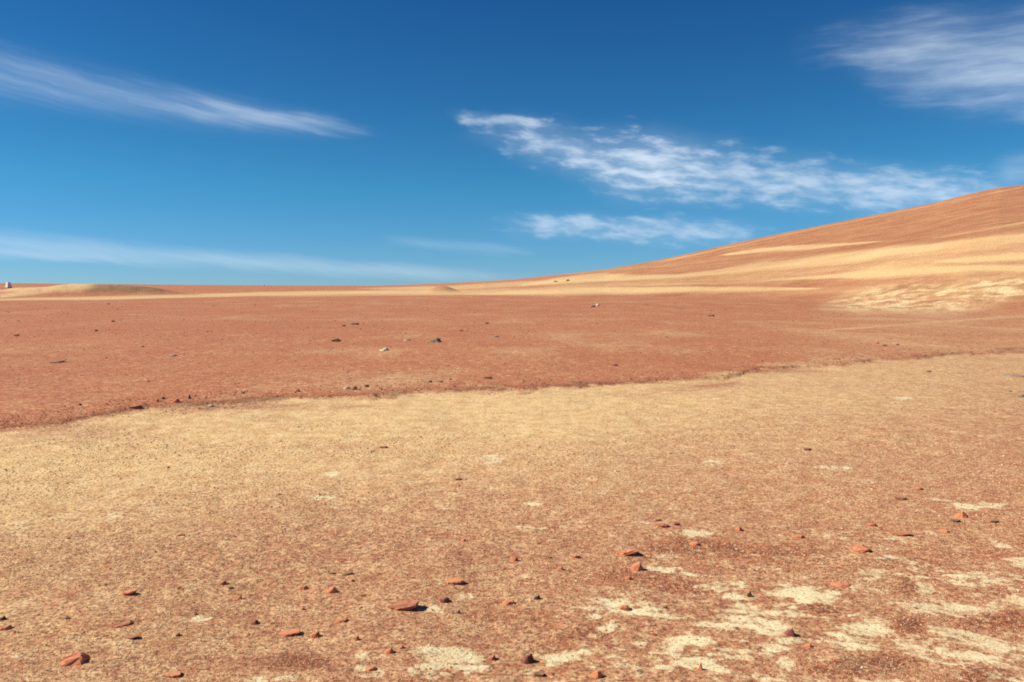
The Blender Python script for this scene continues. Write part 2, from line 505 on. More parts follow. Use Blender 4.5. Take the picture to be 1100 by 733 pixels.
az_f = np.linspace(R(-37.5), R(37.5), 880)
az = np.concatenate([np.arange(R(-180), R(-38), R(2.5)), az_f, np.arange(R(38.5), R(180) - 1e-6, R(2.5))])
rows_near = EYE * FPX / np.linspace(470, 20, 560)                   # about a pixel apart, 2.9 m to 68 m
rad = np.concatenate([[0.25, 0.6, 1.0, 1.5, 2.0, 2.5], rows_near, np.geomspace(70, 1150, 420), np.geomspace(1250, 24000, 26)])
A, RR = np.meshgrid(az, rad)
X, Y = RR * np.sin(A), RR * np.cos(A)
ZZ = H(X, Y)
nr, na = X.shape
V = np.stack([X, Y, ZZ], -1).reshape(-1, 3)
I = np.arange(nr * na).reshape(nr, na)
I2 = np.concatenate([I, I[:, :1]], 1)
FC = np.stack([I2[:-1, :-1], I2[:-1, 1:], I2[1:, 1:], I2[1:, :-1]], -1).reshape(-1, 4)[:, ::-1]
# the cap under the camera
fn = np.cross(V[FC[:, 2]] - V[FC[:, 0]], V[FC[:, 3]] - V[FC[:, 1]])
if fn[:, 2].mean() < 0:
    FC = FC[:, ::-1].copy()
    fn = -fn
N = np.zeros_like(V)
for k in range(4):
    for c in range(3):
        N[:, c] += np.bincount(FC[:, k], weights=fn[:, c], minlength=len(V))
N /= np.maximum(np.linalg.norm(N, axis=1, keepdims=True), 1e-12)
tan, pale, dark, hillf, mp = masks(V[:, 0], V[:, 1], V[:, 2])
hp, t, Zc = hill_part(V[:, 0], V[:, 1])
vhill = (hp > 0.6) & (Zc > 5.0)
vmound = (mp > 0.12)
fh = vhill[FC].sum(1) >= 2
fm = (vmound[FC].sum(1) >= 2) & ~fh


def terrain_piece(name, sel):
    f = FC[sel]
    used, inv = np.unique(f, return_inverse=True)
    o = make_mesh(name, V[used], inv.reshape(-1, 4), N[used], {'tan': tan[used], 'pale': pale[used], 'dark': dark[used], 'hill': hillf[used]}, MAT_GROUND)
    o['kind'] = 'structure'
    return o


ground = terrain_piece('ground', ~fh & ~fm)
hill = terrain_piece('hill', fh)
ground['label'] = 'flat desert plain of red gravel with a sandy tan flat in front'
hill['label'] = 'long bare orange brown hillside rising to the right with pale sandy strips'
fx = V[FC[:, 0], 0]
big = fx < -30
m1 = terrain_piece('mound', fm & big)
m1['label'] = 'low sandy mound with a shaded brown flank at the far edge of the plain'
m2 = terrain_piece('mound', fm & ~big)
m2['label'] = 'small brown dirt heap on the skyline where the hill begins'


# ------------------------------------------------------------------ loose gravel, far too many chips to count
def gravel(name, label, n, seed, ymin, ymax, size_px, size_m, tints, edge_only=False, side=None, flat=1.0):
    g = np.random.default_rng(seed)
    px = g.uniform(-60, 1160, n)
    py = ymin + (ymax - ymin) * g.random(n) ** 0.9
    a, b = (px - CX) / FPX, -(py - CY) / FPX
    cp, sp = math.cos(PITCH), math.sin(PITCH)
    dx, dy, dz = a, cp + b * sp, -sp + b * cp
    s = -EYE / dz
    x, y = dx * s, dy * s
    x += g.normal(0, .15, n)
    y += g.normal(0, .15, n) * np.maximum(1, y / 8)
    r = np.hypot(x, y)
    er = edge_r(x, y, np.arctan2(x, y))
    rim = (r - er) / (er / 11.0)
    if edge_only:
        keep = (rim > -0.15) & (rim < 1.3)
        x, y, r = x[keep], y[keep], r[keep]
    elif side is not None:
        keep = (rim < 0) if side == 'near' else (rim > 0)
        keep &= vnoise(x * 1.3, y * 1.3, seed) + 0.45 * g.random(n) > (0.55 if side == 'far' else 0.50 + 0.45 * sstep(6.0, 9.5, y))
        x, y, r = x[keep], y[keep], r[keep]
    n = len(x)
    z = H(x, y)
    sz = np.exp(g.normal(0, 0.34, n))
    sz = np.clip(sz * np.maximum(size_m, size_px * y / FPX), 0.003, 0.16)
    # a chip: a jittered octahedron with a flattened height
    base = np.array([[1, 0, 0], [0, 1, 0], [-1, 0, 0], [0, -1, 0], [0.25, 0.1, 1], [0, 0, -0.6], [.6, .6, .55], [-.55, .5, .5]], float)
    tri = np.array([[0, 6, 4], [6, 1, 4], [1, 7, 4], [7, 2, 4], [2, 3, 4], [3, 0, 4], [6, 0, 1], [7, 1, 2], [1, 0, 5], [2, 1, 5], [3, 2, 5], [0, 3, 5]])
    vv = base[None] + g.normal(0, 0.20, (n, 8, 3))
    vv *= np.stack([sz * .5, sz * .5 * g.uniform(.55, 1, n), sz * .5 * flat * g.uniform(.25, .85, n)], -1)[:, None]
    an = g.uniform(0, 2 * math.pi, n)
    ca, sa = np.cos(an)[:, None], np.sin(an)[:, None]
    out = np.empty_like(vv)
    out[..., 0] = vv[..., 0] * ca - vv[..., 1] * sa + x[:, None]
    out[..., 1] = vv[..., 0] * sa + vv[..., 1] * ca + y[:, None]
    out[..., 2] = vv[..., 2] + z[:, None] + 0.05 * sz[:, None]
    F = (tri[None] + (np.arange(n) * 8)[:, None, None]).reshape(-1, 3)
    tint = np.repeat(g.choice(len(tints), n, p=np.array([t[0] for t in tints]) / sum(t[0] for t in tints)), 8) / max(1, len(tints) - 1)
    m, q, bs = new_mat(name)
    rmp = q.n('ShaderNodeValToRGB')
    rmp.color_ramp.interpolation = 'LINEAR'
    els = rmp.color_ramp.elements
    els[0].position, els[0].color = 0.0, rgb(*tints[0][1])
    els[1].position, els[1].color = 1.0, rgb(*tints[-1][1])
    for k in range(1, len(tints) - 1):
        e = els.new(k / (len(tints) - 1))
        e.color = rgb(*tints[k][1])
    q.set(rmp, 'Fac', q.attr('tint'))
    q.set(bs, 'Base Color', rmp.outputs['Color'])
    o = make_mesh(name, out.reshape(-1, 3), F, None, {'tint': tint}, m, smooth=False)
    o['kind'] = 'stuff'
    o['label'] = label
    return o


TN = [(.15, (.30, .12, .065)), (1.3, (.44, .17, .085)), (2.6, (.58, .27, .145)), (3.2, (.72, .46, .24)), (1.0, (.76, .57, .32))]
gravel('gravel', 'fine red and tan chips strewn over the sandy flat', 180000, 3, 440, 765, 1.20, 0.004, TN, side='near')
gravel('gravel', 'small flat orange and red flakes scattered between the larger stones', 1500, 8, 560, 765, 3.4, 0.008,
       [(1.0, (.36, .12, .065)), (2.0, (.54, .18, .085)), (1.5, (.60, .24, .12))], side='near', flat=.45)
gravel('gravel', 'rust coloured stone chips strewn thinly over the red plain', 14000, 4, 326, 462, 1.05, 0.012,
       [(.5, (.20, .07, .04)), (2.5, (.42, .14, .066)), (2.0, (.54, .21, .10)), (.8, (.56, .34, .18))], side='far')
gravel('gravel', 'coarser dark red rubble along the rim between plain and sandy flat', 16000, 5, 376, 470, 1.4, 0.010,
       [(.9, (.13, .055, .038)), (2.5, (.32, .10, .055)), (1.2, (.46, .18, .09))], edge_only=True)


# ------------------------------------------------------------------ rocks
def rock_mesh(kind, w, d, h, seed, detail):
    g = random.Random(seed)
    pts = []
    u = g.uniform

    def ring(n, zx, f=1.0, k=.12):
        a0 = u(0, 6.28)
        for i in range(n):
            a = a0 + 6.283 * i / n + u(-.25, .25)
            c, s = math.cos(a), math.sin(a)
            q = (abs(c) ** 2.8 + abs(s) ** 2.8) ** (-1 / 2.8)
            pts.append((c * q * w / 2 * f * (1 + u(-k, k)), s * q * d / 2 * f * (1 + u(-k, k)), zx(c)))
    if kind == 'wedge':
        ring(8, lambda c: u(-.3, .04) * h, 1.0, .18)
        xr = u(.14, .32)
        for yy in (u(-.30, -.18), u(-.08, .08), u(.15, .30)):
            pts.append(((xr + u(-.05, .06)) * w, yy * d, u(.80, 1.0) * h))
        pts.append((u(-.26, -.12) * w, u(-.30, -.20) * d, u(.40, .60) * h))
        pts.append((u(-.26, -.05) * w, u(.15, .30) * d, u(.45, .70) * h))
    elif kind == 'slab':
        m_ = g.choice((5, 6, 6, 7))
        ring(m_, lambda c: (.62 + .36 * c) * h + u(-.05, .04) * h, 1.0, .24)
        ring(m_ + 1, lambda c: (.22 + .36 * c) * h + u(-.06, .04) * h, .92, .2)
        pts.append((u(-.3, .0) * w, u(-.2, .2) * d, -.3 * h))
        pts.append((u(.0, .15) * w, u(-.1, .25) * d, -.2 * h))
    elif kind == 'flat':
        ring(6, lambda c: (.80 + .20 * c) * h * u(.8, 1.0), .88, .24)
        ring(9, lambda c: u(-.4, .1) * h)
    elif kind == 'spike':
        ring(8, lambda c: u(-.3, .05) * h)
        for _ in range(3):
            pts.append((u(-.1, .12) * w, u(-.1, .1) * d, u(.9, 1.0) * h))
        for _ in range(3):
            pts.append((u(-.3, .3) * w, u(-.2, .2) * d, u(.4, .6) * h))
    else:
        for _ in range(22):
            v = Vector((g.gauss(0, 1), g.gauss(0, 1), g.gauss(0, 1))).normalized()
            k = u(.85, 1.05)
            pts.append((v.x * w / 2 * k, v.y * d / 2 * k, (.36 + .62 * v.z * k) * h))
    bm = bmesh.new()
    for p in pts:
        bm.verts.new(p)
    res = bmesh.ops.convex_hull(bm, input=bm.verts)
    junk = [e for e in res['geom_interior'] + res['geom_unused'] if isinstance(e, bmesh.types.BMVert) and e.is_valid]
    bmesh.ops.delete(bm, geom=list(set(junk)), context='VERTS')
    if detail:
        bmesh.ops.bevel(bm, geom=list(bm.edges), offset=min(w, h) * .10, segments=1, profile=.6, affect='EDGES', clamp_overlap=True)
        bmesh.ops.triangulate(bm, faces=list(bm.faces))
        bmesh.ops.subdivide_edges(bm, edges=[e for e in bm.edges if e.calc_length() > .14 * w], cuts=1, use_grid_fill=True)
        bm.normal_update()
        for v in bm.verts:
            v.co += v.normal * g.gauss(0, .016) * w
    bmesh.ops.recalc_face_normals(bm, faces=bm.faces)
    me = bpy.data.meshes.new('rock')
    bm.to_mesh(me)
    bm.free()
    return me


seed_of = [100]


def rock(px, py, wpx, hpx, kind, mat, label, group=None):
    """px, py: middle of the rock's foot in the photograph; wpx, hpx: its size there"""
    p = at(px, py)
    s = p.y / FPX
    w, h = wpx * s * .90, hpx * s * (.86 if kind in ('wedge', 'spike') else .74)
    d = w * {'slab': .62, 'flat': .8, 'wedge': .75, 'spike': .9}.get(kind, .85)
    seed_of[0] += 1
    me = rock_mesh(kind, w, d, h, seed_of[0], wpx >= 10)
    me.materials.append(MATS[mat])
    o = bpy.data.objects.new('boulder' if w > 0.9 else 'rock', me)
    o.location = (p.x, p.y + d * .3, float(H(p.x, p.y + d * .3)) - .14 * h)
    g = random.Random(seed_of[0] * 7)
    o.rotation_euler = (0, 0, -math.atan2(p.x, p.y) + g.uniform(-.30, .30) - (.45 if kind in ('wedge', 'slab') else 0))
    o['label'] = label
    o['category'] = 'boulder' if w > 0.9 else 'rock'
    o['group'] = group or 'rocks'
    col.objects.link(o)
    return o


NEAR = 'loose stones on the sandy flat'
RIM = 'stones along the rim of the red plain'
FAR = 'stones out on the red plain'
ROCKS = [
    # left part of the sandy flat
    (136, 641, 20, 7, 'slab', 'orange', 'orange slab with a dark end, alone on the sandy gravel at left', NEAR),
    (238, 629, 12, 6, 'wedge', 'red', 'small red chip with a dark edge, behind the pair of little stones', NEAR),
    (248, 633, 7, 4, 'lump', 'dark', 'tiny dark pebble right beside the small red chip', NEAR),
    (192, 634, 5, 3, 'lump', 'dark', 'tiny dark pebble between the lone orange slab and small red chip', NEAR),
    (256, 645, 9, 7, 'wedge', 'orange', 'small upright orange stone just below the small red chip', NEAR),
    (2, 667, 9, 6, 'wedge', 'dark', 'dark stone cut off by the left picture edge', NEAR),
    (4, 677, 14, 6, 'flat', 'orange', 'flat orange stone at the left picture edge, below the dark one', NEAR),
    (72, 667, 6, 4, 'lump', 'dark', 'tiny dark pebble above and behind the big bottom left wedge', NEAR),
    (130, 673, 24, 4, 'flat', 'red', 'thin flat red flake above a darker sliver, lower left', NEAR),
    (141, 688, 16, 5, 'slab', 'maroon', 'dark maroon sliver just below the thin flat red flake', NEAR),
    (191, 685, 7, 5, 'lump', 'dark', 'small dark round stone between the maroon sliver and the dark red chunk', NEAR),
    (272, 672, 15, 6, 'wedge', 'maroon', 'dark red chunk with a pointed tail, left of the twin orange slabs', NEAR),
    (74, 715, 44, 12, 'wedge', 'orange', 'biggest orange wedge of the bottom left corner with a black shaded end', NEAR),
    (185, 729, 22, 5, 'slab', 'orange', 'low orange slab at the bottom edge, right of the big orange wedge', NEAR),
    (210, 662, 5, 5, 'spike', 'maroon', 'tiny upright maroon stone above the small dark round stone', NEAR),
    # middle left
    (356, 618, 8, 3, 'flat', 'maroon', 'small flat dark flake, left one of two lying side by side', NEAR),
    (373, 618, 13, 4, 'flat', 'dark', 'wider flat black flake, right one of two lying side by side', NEAR),
    (377, 626, 9, 4, 'wedge', 'orange', 'small orange chip right below the flat black flake', NEAR),
    (324, 635, 17, 5, 'wedge', 'orange', 'orange chip with a dark end, left neighbour of the square orange stone', NEAR),
    (354, 637, 20, 9, 'wedge', 'orange', 'square orange stone with a dark end below the two black flakes', NEAR),
    (390, 642, 9, 4, 'lump', 'maroon', 'small maroon pebble between the square orange stone and long dark slab', NEAR),
    (434, 656, 38, 12, 'slab', 'red', 'long tilted slab with a black underside, largest near the middle', NEAR),
    (477, 649, 15, 10, 'lump', 'maroon', 'round maroon stone right of the long tilted slab', NEAR),
    (489, 628, 25, 7, 'slab', 'orange', 'flat orange slab with a dark tip above the round maroon stone', NEAR),
    (493, 660, 7, 6, 'spike', 'dark', 'tiny black upright stone below the round maroon one', NEAR),
    (497, 582, 9, 5, 'wedge', 'orange', 'small orange stone alone on bare gravel near the middle', NEAR),
    (310, 684, 27, 8, 'slab', 'orange', 'longer orange slab of a touching pair, rising to a dark tip', NEAR),
    (337, 687, 19, 9, 'wedge', 'orange', 'shorter orange slab of a touching pair with dark outline', NEAR),
    (383, 689, 9, 6, 'wedge', 'red', 'small red stone right of the touching orange pair', NEAR),
    (366, 669, 15, 5, 'flat', 'orange', 'flat orange flake above the small red stone', NEAR),
    (417, 704, 13, 7, 'wedge', 'orange', 'bright orange stone left of the cream silt patch at the bottom', NEAR),
    (431, 699, 7, 5, 'lump', 'orange', 'tiny orange stone touching the bright orange one by the silt patch', NEAR),
    (527, 710, 14, 7, 'wedge', 'red', 'red stone at the right end of the cream silt patch', NEAR),
    (398, 721, 14, 6, 'flat', 'orange', 'flat orange flake at the bottom edge below the bright orange stone', NEAR),
    (325, 657, 6, 4, 'wedge', 'red', 'tiny red chip below the orange chip with a dark end', NEAR),
    (411, 482, 11, 3, 'flat', 'red', 'thin red flake alone on the palest sand', NEAR),
    (492, 516, 9, 3, 'flat', 'dark', 'thin black flake below the white speckled sand spot', NEAR),
    # middle right
    (552, 603, 13, 6, 'wedge', 'orange', 'faint orange stone, left end of a loose line of small stones', NEAR),
    (591, 601, 5, 3, 'lump', 'dark', 'tiny dark pebble in the loose line of small stones', NEAR),
    (617, 599, 15, 5, 'slab', 'orange', 'orange sliver with a dark tip in the loose line of small stones', NEAR),
    (602, 613, 11, 5, 'wedge', 'orange', 'small orange stone just below the orange sliver', NEAR),
    (674, 597, 27, 9, 'slab', 'orange', 'long bright orange slab above the orange pyramid', NEAR),
    (684, 613, 19, 11, 'wedge', 'orange', 'orange pyramid with a black right face', NEAR),
    (708, 560, 8, 3, 'flat', 'dark', 'flat dark flake, rear stone of a three stone group', NEAR),
    (711, 567, 17, 5, 'slab', 'red', 'red sliver with dark end, front stone of a three stone group', NEAR),
    (727, 565, 8, 6, 'lump', 'maroon', 'dark round stone, right stone of a three stone group', NEAR),
    (577, 645, 10, 7, 'wedge', 'dark', 'black wedge alone below the small orange stones', NEAR),
    (806, 642, 9, 9, 'spike', 'dark', 'small black pyramid standing beside the largest cream silt patch', NEAR),
    (671, 657, 15, 8, 'lump', 'orange', 'round orange stone on a thin cream silt streak', NEAR),
    (715, 655, 6, 4, 'lump', 'maroon', 'tiny maroon pebble right of the round orange stone', NEAR),
    (545, 651, 15, 7, 'flat', 'orange', 'flat dull orange flake left of the lone black wedge', NEAR),
    (702, 683, 8, 5, 'lump', 'orange', 'small orange pebble below the thin cream silt streak', NEAR),
    (565, 712, 22, 13, 'wedge', 'maroon', 'dark maroon wedge with a black face near the bottom middle', NEAR),
    (580, 729, 14, 6, 'flat', 'dark', 'black flake at the bottom edge below the dark maroon wedge', NEAR),
    (640, 728, 18, 10, 'wedge', 'orange', 'orange chunk at the bottom edge, right of the black flake', NEAR),
    (753, 722, 8, 10, 'spike', 'orange', 'narrow upright orange stone near the bottom edge', NEAR),
    (676, 624, 9, 6, 'lump', 'orange', 'small orange stone directly below the orange pyramid', NEAR),
    (746, 587, 14, 5, 'flat', 'orange', 'flat orange flake right of the long bright orange slab', NEAR),
    (794, 571, 12, 6, 'wedge', 'orange', 'orange stone behind a cream streak, right of the three stone group', NEAR),
    # right
    (1034, 556, 19, 8, 'wedge', 'orange', 'bright orange wedge with a dark foot, furthest of the right hand stones', NEAR),
    (1028, 561, 13, 3, 'flat', 'dark', 'dark flake at the foot of the bright orange wedge', NEAR),
    (967, 576, 25, 6, 'slab', 'red', 'thin red slab with a dark underside, left of the bright orange wedge', NEAR),
    (928, 594, 23, 9, 'lump', 'orange', 'brightest orange rounded stone left below the thin red slab', NEAR),
    (937, 566, 10, 5, 'flat', 'orange', 'small pale orange flake behind the brightest orange stone', NEAR),
    (1069, 562, 9, 4, 'flat', 'dark', 'small dark flake right of the bright orange wedge', NEAR),
    (849, 684, 17, 10, 'wedge', 'maroon', 'maroon stone with a black end between two cream silt patches', NEAR),
    (868, 697, 12, 6, 'wedge', 'orange', 'orange stone right below the maroon one by the silt patches', NEAR),
    (905, 632, 22, 4, 'flat', 'orange', 'wide flat orange flake above the cream patches', NEAR),
    (858, 578, 15, 4, 'flat', 'orange', 'flat faint orange flake alone left of the brightest orange stone', NEAR),
    (1016, 573, 12, 5, 'flat', 'orange', 'flat orange chip between the thin red slab and dark flake', NEAR),
    (988, 527, 10, 5, 'lump', 'orange', 'small orange stone on gravel behind the thin red slab', NEAR),
    (868, 484, 10, 4, 'flat', 'maroon', 'lone maroon flake on the smooth sand at right', NEAR),
    (969, 537, 14, 4, 'flat', 'maroon', 'maroon flake behind the thin red slab', NEAR),
    (999, 400, 7, 3, 'lump', 'maroon', 'small dark stone on the sand just in front of the rim at right', NEAR),
    (1092, 405, 26, 2.5, 'flat', 'grey', 'long low grey slab at the right picture edge', NEAR),
    (1085, 421, 6, 3, 'lump', 'grey', 'small grey stone below the long low grey slab', NEAR),
    (1099, 427, 10, 6, 'lump', 'grey', 'rounder grey stone cut off by the right picture edge', NEAR),
    # rim of the red plain
    (86, 436, 4, 4, 'lump', 'dark', 'single dark stone on red gravel, left of the orange rim stones', RIM),
    (167, 432, 8, 5, 'wedge', 'orange', 'bright orange stone, first of the cluster on the rim at left', RIM),
    (175, 429, 5, 5, 'lump', 'dark', 'dark stone leaning behind the bright orange rim stone', RIM),
    (187, 433, 12, 6, 'wedge', 'orange', 'orange wedge with a dark end in the left rim cluster', RIM),
    (203, 429, 6, 7, 'spike', 'maroon', 'upright maroon stone, right end of the left rim cluster', RIM),
    (144, 439, 16, 4, 'flat', 'red', 'flat red slab on the very edge, left of the rim cluster', RIM),
    (226, 437, 8, 4, 'lump', 'pale', 'whitish stone on the rim, right of the left cluster', RIM),
    (372, 418, 8, 4, 'flat', 'pale', 'pale stone beside two dark ones on the middle rim', RIM),
    (380, 419, 7, 6, 'wedge', 'maroon', 'left of two dark stones on the middle rim', RIM),
    (394, 416, 6, 5, 'lump', 'maroon', 'right of two dark stones on the middle rim', RIM),
    (320, 421, 6, 4, 'lump', 'maroon', 'maroon stone on the rim left of the two dark ones', RIM),
    (261, 423, 5, 4, 'lump', 'maroon', 'maroon stone on the rim between whitish stone and middle rim', RIM),
    (462, 411, 5, 4, 'lump', 'maroon', 'small maroon stone, left one of a close pair on the rim', RIM),
    (473, 411, 6, 3, 'flat', 'maroon', 'flat maroon stone, right one of a close pair on the rim', RIM),
    (484, 408, 4, 3, 'lump', 'dark', 'speck of dark stone behind the close maroon pair', RIM),
    (524, 407, 9, 4, 'flat', 'maroon', 'wider flat maroon stone on the rim near mid picture', RIM),
    (660, 393, 8, 3, 'flat', 'maroon', 'maroon flake alone on the plain just behind the rim', RIM),
    # out on the red plain
    (61, 390, 17, 4, 'slab', 'grey', 'long dull grey slab alone on the red plain at left', FAR),
    (185, 383, 10, 3.5, 'lump', 'pale', 'whitish stone on the red plain right of the dull grey slab', FAR),
    (121, 346, 5, 3, 'lump', 'maroon', 'larger of three dark specks below the far mound', FAR),
    (103, 356, 4, 3, 'lump', 'maroon', 'maroon speck, nearest of three specks below the far mound', FAR),
    (116, 327, 4, 2, 'lump', 'maroon', 'maroon speck, furthest of three specks below the far mound', FAR),
    (153, 373, 4, 3, 'lump', 'maroon', 'tiny maroon stone behind the whitish one on the plain', FAR),
    (17, 361, 7, 3, 'slab', 'maroon', 'maroon stone near the left picture edge on the plain', FAR),
    (369, 351, 6, 4, 'lump', 'maroon', 'dark boulder touching a grey one on the mid plain', FAR),
    (379, 349, 13, 3.5, 'flat', 'grey', 'low grey boulder touching a dark one on the mid plain', FAR),
    (361, 367, 14, 4.5, 'lump', 'dark', 'black brown oblong boulder in front of the grey and dark pair', FAR),
    (412, 377, 15, 5, 'wedge', 'pale', 'cream boulder with a red brown end, nearest of the mid plain', FAR),
    (437, 366, 8, 2.5, 'flat', 'pale', 'small flat cream stone between two larger pale boulders', FAR),
    (467, 368, 19, 6.5, 'wedge', 'grey', 'largest greenish grey boulder with a dark middle on the mid plain', FAR),
    (496, 356, 5, 3, 'lump', 'maroon', 'maroon stone behind the largest greenish grey boulder', FAR),
    (523, 348, 5, 3, 'lump', 'maroon', 'dark stone behind the flat grey flake of the mid plain', FAR),
    (532, 362, 10, 2, 'flat', 'grey', 'flat grey flake right of the largest greenish grey boulder', FAR),
    (637, 330, 6, 4, 'lump', 'grey', 'grey boulder with a whitish neighbour far out on the plain', FAR),
    (642, 329, 5, 5, 'lump', 'pale', 'whitish boulder with a grey neighbour far out on the plain', FAR),
    (764, 340, 9, 3, 'flat', 'maroon', 'low maroon boulder far out below the hill', FAR),
    (951, 372, 5, 3.5, 'lump', 'maroon', 'dark stone on red ground below the pale eroded patch', FAR),
    (941, 369, 10, 3, 'flat', 'orange', 'orange slab just left of the dark stone below the eroded patch', FAR),
    (965, 371, 5, 3, 'lump', 'maroon', 'maroon stone just right of the dark stone below the eroded patch', FAR),
    (597, 303, 6, 2.2, 'lump', 'maroon', 'left of two dark specks on the sandy foot of the hill', FAR),
    (610, 302, 5, 3, 'lump', 'maroon', 'right of two dark specks on the sandy foot of the hill', FAR),
    (283, 307.2, 3, 2, 'lump', 'pale', 'white speck of a boulder right on the skyline', FAR),
]
for a in ROCKS:
    rock(*a)

# ------------------------------------------------------------------ white marker beside the mound
MW, qw, bw = new_mat('white_paint')
Pw = qw.n('ShaderNodeNewGeometry').outputs['Position']
qw.set(bw, 'Base Color', qw.mix(qw.step(qw.noise(Pw, 6.0, 4.0), 0.5, 0.7), rgb(.82, .80, .77), rgb(.70, .64, .58)))
MC, qc, bc = new_mat('concrete')
Pc = qc.n('ShaderNodeNewGeometry').outputs['Position']
qc.set(bc, 'Base Color', qc.mix(qc.noise(Pc, 5.0, 4.0), rgb(.30, .26, .22), rgb(.42, .37, .31)))


def tapered(name, w0, w1, z0, z1, mat, parent, bev):
    bm = bmesh.new()
    vs = [bm.verts.new((sx * w / 2, sy * w / 2, z)) for w, z in ((w0, z0), (w1, z1)) for sx, sy in ((-1, -1), (1, -1), (1, 1), (-1, 1))]
    for f in ((3, 2, 1, 0), (4, 5, 6, 7), (0, 1, 5, 4), (1, 2, 6, 5), (2, 3, 7, 6), (3, 0, 4, 7)):
        bm.faces.new([vs[i] for i in f])
    bmesh.ops.bevel(bm, geom=list(bm.edges), offset=bev, segments=2, affect='EDGES')
    me = bpy.data.meshes.new(name)
    bm.to_mesh(me)
    bm.free()
    me.materials.append(mat)
    o = bpy.data.objects.new(name, me)
    o.parent = parent
    col.objects.link(o)
    return o


mp_ = at(9.2, 309.6)
k = mp_.y / FPX
mk = bpy.data.objects.new('marker', None)
mk.location = (mp_.x, mp_.y, mp_.z - 0.1)
mk.rotation_euler = (0, 0, -0.50)
mk['label'] = 'small white block standing beside the sandy mound at the far left'
mk['category'] = 'marker'
col.objects.link(mk)
hh_ = 6.6 * k
tapered('base', 5.0 * k, 4.8 * k, 0, .12 * hh_ + .1, MC, mk, .03)
tapered('pillar', 4.6 * k, 2.8 * k, .12 * hh_ + .1, .94 * hh_ + .1, MW, mk, .03)
tapered('cap', 3.2 * k, 1.8 * k, .94 * hh_ + .1, hh_ + .1, MW, mk, .02)

# ------------------------------------------------------------------ sun and sky
SUN_AZ, SUN_EL = R(-92), R(40)
sd = bpy.data.lights.new('sun', 'SUN')
sd.energy = 5.0
sd.angle = R(0.53)
sd.color = (1.0, 0.94, 0.84)
so = bpy.data.objects.new('sun', sd)
tosun = Vector((math.sin(SUN_AZ) * math.cos(SUN_EL), math.cos(SUN_AZ) * math.cos(SUN_EL), math.sin(SUN_EL)))
so.rotation_euler = (-tosun).to_track_quat('-Z', 'Y').to_euler()
so.location = tosun * 100
col.objects.link(so)

world = bpy.data.worlds.new('World')
scene.world = world
world.use_nodes = True
wt = world.node_tree
wt.nodes.clear()
w = NT(wt)
wout = w.n('ShaderNodeOutputWorld')
bg = w.n('ShaderNodeBackground')
wt.links.new(bg.outputs[0], wout.inputs[0])
SKYK = 0.076
bg.inputs['Strength'].default_value = SKYK
st = w.n('ShaderNodeTexSky', sky_type='NISHITA')
st.sun_disc = False
st.sun_elevation = SUN_EL
st.sun_rotation = SUN_AZ
st.altitude = 3500
st.air_density = 1.0
st.dust_density = 0.3
st.ozone_density = 3.0
dirv = w.n('ShaderNodeTexCoord').outputs['Generated']
sep = w.n('ShaderNodeSeparateXYZ')
wt.links.new(dirv, sep.inputs[0])
AZ = w.m('ARCTAN2', sep.outputs[0], sep.outputs[1])
EL = w.m('ARCSINE', sep.outputs[2])
comb = w.n('ShaderNodeCombineXYZ')
w.set(comb, 0, AZ)
w.set(comb, 1, EL)
AE = comb.outputs[0]
# drifting wobble of every cloud's edges
wn = w.n('ShaderNodeTexNoise')
w.set(wn, 'Vector', AE)
w.set(wn, 'Scale', 14.0)
w.set(wn, 'Detail', 2.0)
wsep = w.n('ShaderNodeSeparateColor')
wt.links.new(wn.outputs['Color'], wsep.inputs[0])
W0, W1 = w.m('SUBTRACT', wsep.outputs[0], 0.5), w.m('SUBTRACT', wsep.outputs[1], 0.5)
AZW = w.m('ADD', AZ, w.m('MULTIPLY', W0, 0.07))
ELW = w.m('ADD', EL, w.m('MULTIPLY', W1, 0.024))
ELC = w.m('ADD', EL, w.m('MULTIPLY', W1, 0.007))


def grain(slope, kx, ky, seed, detail, rough):
    """streaks drawn out along the wind"""
    q = w.n('ShaderNodeCombineXYZ')
    w.set(q, 0, w.m('MULTIPLY', w.m('ADD', AZ, w.m('MULTIPLY', W1, 0.03)), kx))
    w.set(q, 1, w.m('MULTIPLY', w.m('ADD', w.m('ADD', EL, w.m('MULTIPLY', AZ, slope)), w.m('MULTIPLY', W0, 0.012)), ky))
    w.set(q, 2, seed)
    return w.noise(q.outputs[0], 1.0, detail, rough, 0.0)


STREAK = grain(0.17, 6.0, 70.0, 1.7, 5.0, 0.64)
MOTTLE = grain(0.10, 30.0, 95.0, 5.2, 4.0, 0.55)
PLUME = grain(0.03, 7.0, 46.0, 9.4, 6.0, 0.64)


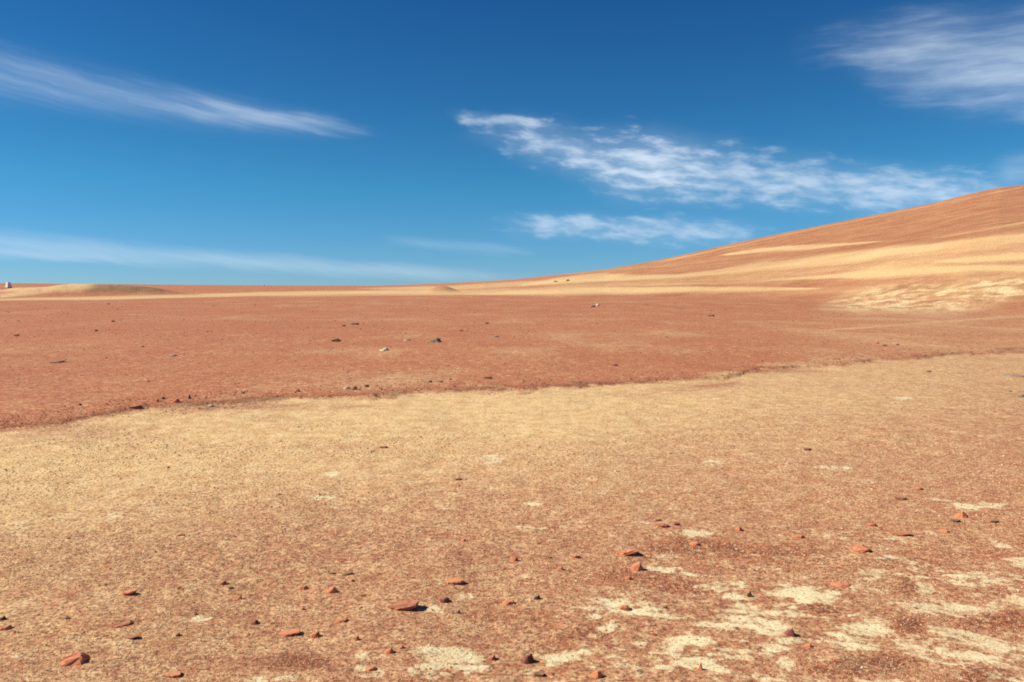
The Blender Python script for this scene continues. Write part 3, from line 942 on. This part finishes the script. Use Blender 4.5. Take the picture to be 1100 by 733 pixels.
def cloud(p0, p1, w0, w1, dens, n, lo=0.75, span=0.48, soft=0.38, e0=0.25, e1=0.3, calm=False):
    """a cloud along the line p0-p1 (bearing and height in the sky), half widths w0 and w1 at its ends"""
    a0, b0 = az_el(*p0)
    a1, b1 = az_el(*p1)
    L = math.hypot(a1 - a0, b1 - b0)
    ca, sa = (a1 - a0) / L, (b1 - b0) / L
    da, de = w.m('SUBTRACT', AZ if calm else AZW, a0), w.m('SUBTRACT', ELC if calm else ELW, b0)
    u = w.m('DIVIDE', w.m('ADD', w.m('MULTIPLY', da, ca), w.m('MULTIPLY', de, sa)), L)          # 0..1 along
    v = w.m('SUBTRACT', w.m('MULTIPLY', de, ca), w.m('MULTIPLY', da, sa))                       # across, radians
    hw = w.step(u, 0.0, 1.0, w0 / FPX, w1 / FPX, 'LINEAR')
    vv = w.m('ABSOLUTE', w.m('DIVIDE', v, hw))
    env = w.m('MULTIPLY', w.m('MULTIPLY', w.step(u, -0.08, e0), w.step(u, 1.08, 1 - e1)), w.step(vv, 1.3, 0.0))
    thr = w.m('SUBTRACT', lo, w.m('MULTIPLY', env, span))
    x = w.step(w.m('DIVIDE', w.m('SUBTRACT', n, thr), soft), 0.0, 1.0)
    x = w.m('ADD', w.m('MULTIPLY', x, 0.78), w.m('MULTIPLY', w.m('MULTIPLY', env, env), 0.22))
    return w.m('MULTIPLY', w.m('MULTIPLY', x, dens), w.step(env, 0.0, 0.5))


CL = [
    cloud((-160, 46), (440, 147), 44, 18, .34, STREAK, .70, .50, .70, .2, .35, calm=True),
    cloud((60, 92), (420, 142), 20, 12, .30, STREAK, .66, .46, .6, .5, .3),
    cloud((-300, 238), (640, 304), 20, 9, .36, STREAK, .50, .50, .9, calm=True),
    cloud((-200, 262), (190, 281), 9, 6, .22, STREAK, .56, .46, .8, calm=True),
    cloud((478, 130), (800, 196), 30, 56, .64, MOTTLE, .74, .46, .48, .30, .3),
    cloud((580, 168), (1110, 213), 60, 32, .67, MOTTLE, .72, .50, .52, .25, .12),
    cloud((510, 240), (860, 252), 22, 22, .58, MOTTLE, .70, .46, .50),
    cloud((478, 119), (610, 136), 12, 12, .48, MOTTLE, .66, .44, .40),
    cloud((820, 44), (1340, 74), 30, 96, .72, PLUME, .68, .52, .72, .42, .1),
    cloud((1040, 186), (1260, 172), 20, 30, .34, PLUME, .66, .44, .6),
    cloud((390, 256), (590, 272), 11, 10, .16, STREAK, .64, .44, .6, calm=True),
]
clear = 1.0
for c in CL:
    clear = w.m('MULTIPLY', clear, w.m('SUBTRACT', 1.0, c))
alpha = w.m('SUBTRACT', 1.0, clear)
# thin high air: the deep blue of altitude
tr = w.n('ShaderNodeValToRGB')
te = tr.color_ramp.elements
te[0].position, te[0].color = 0.0, rgb(.46, .73, 1.02)
te[1].position, te[1].color = 1.0, rgb(.10, .50, .95)
for pos_, c_ in ((7 / 60, rgb(.29, .89, 1.06)), (20 / 60, rgb(.16, .67, 1.04))):
    e_ = te.new(pos_)
    e_.color = c_
w.set(tr, 'Fac', w.step(EL, R(0), R(60), 0, 1, 'LINEAR'))
tint = tr.outputs['Color']
skyc = w.mix(1.0, st.outputs[0], tint, 'MULTIPLY')
CLOUDC = tuple(v / SKYK for v in (0.62, 0.72, 0.84))
w.set(bg, 'Color', w.mix(alpha, skyc, rgb(*CLOUDC)))

# ------------------------------------------------------------------ render settings
scene.render.engine = 'CYCLES'
scene.view_settings.view_transform = 'Standard'
scene.view_settings.look = 'None'
scene.view_settings.gamma = 1.0
scene.view_settings.exposure = 0.25
scene.view_settings.use_curve_mapping = False
scene.cycles.max_bounces = 3
scene.cycles.filter_width = 1.9
scene.cycles.use_denoising = False
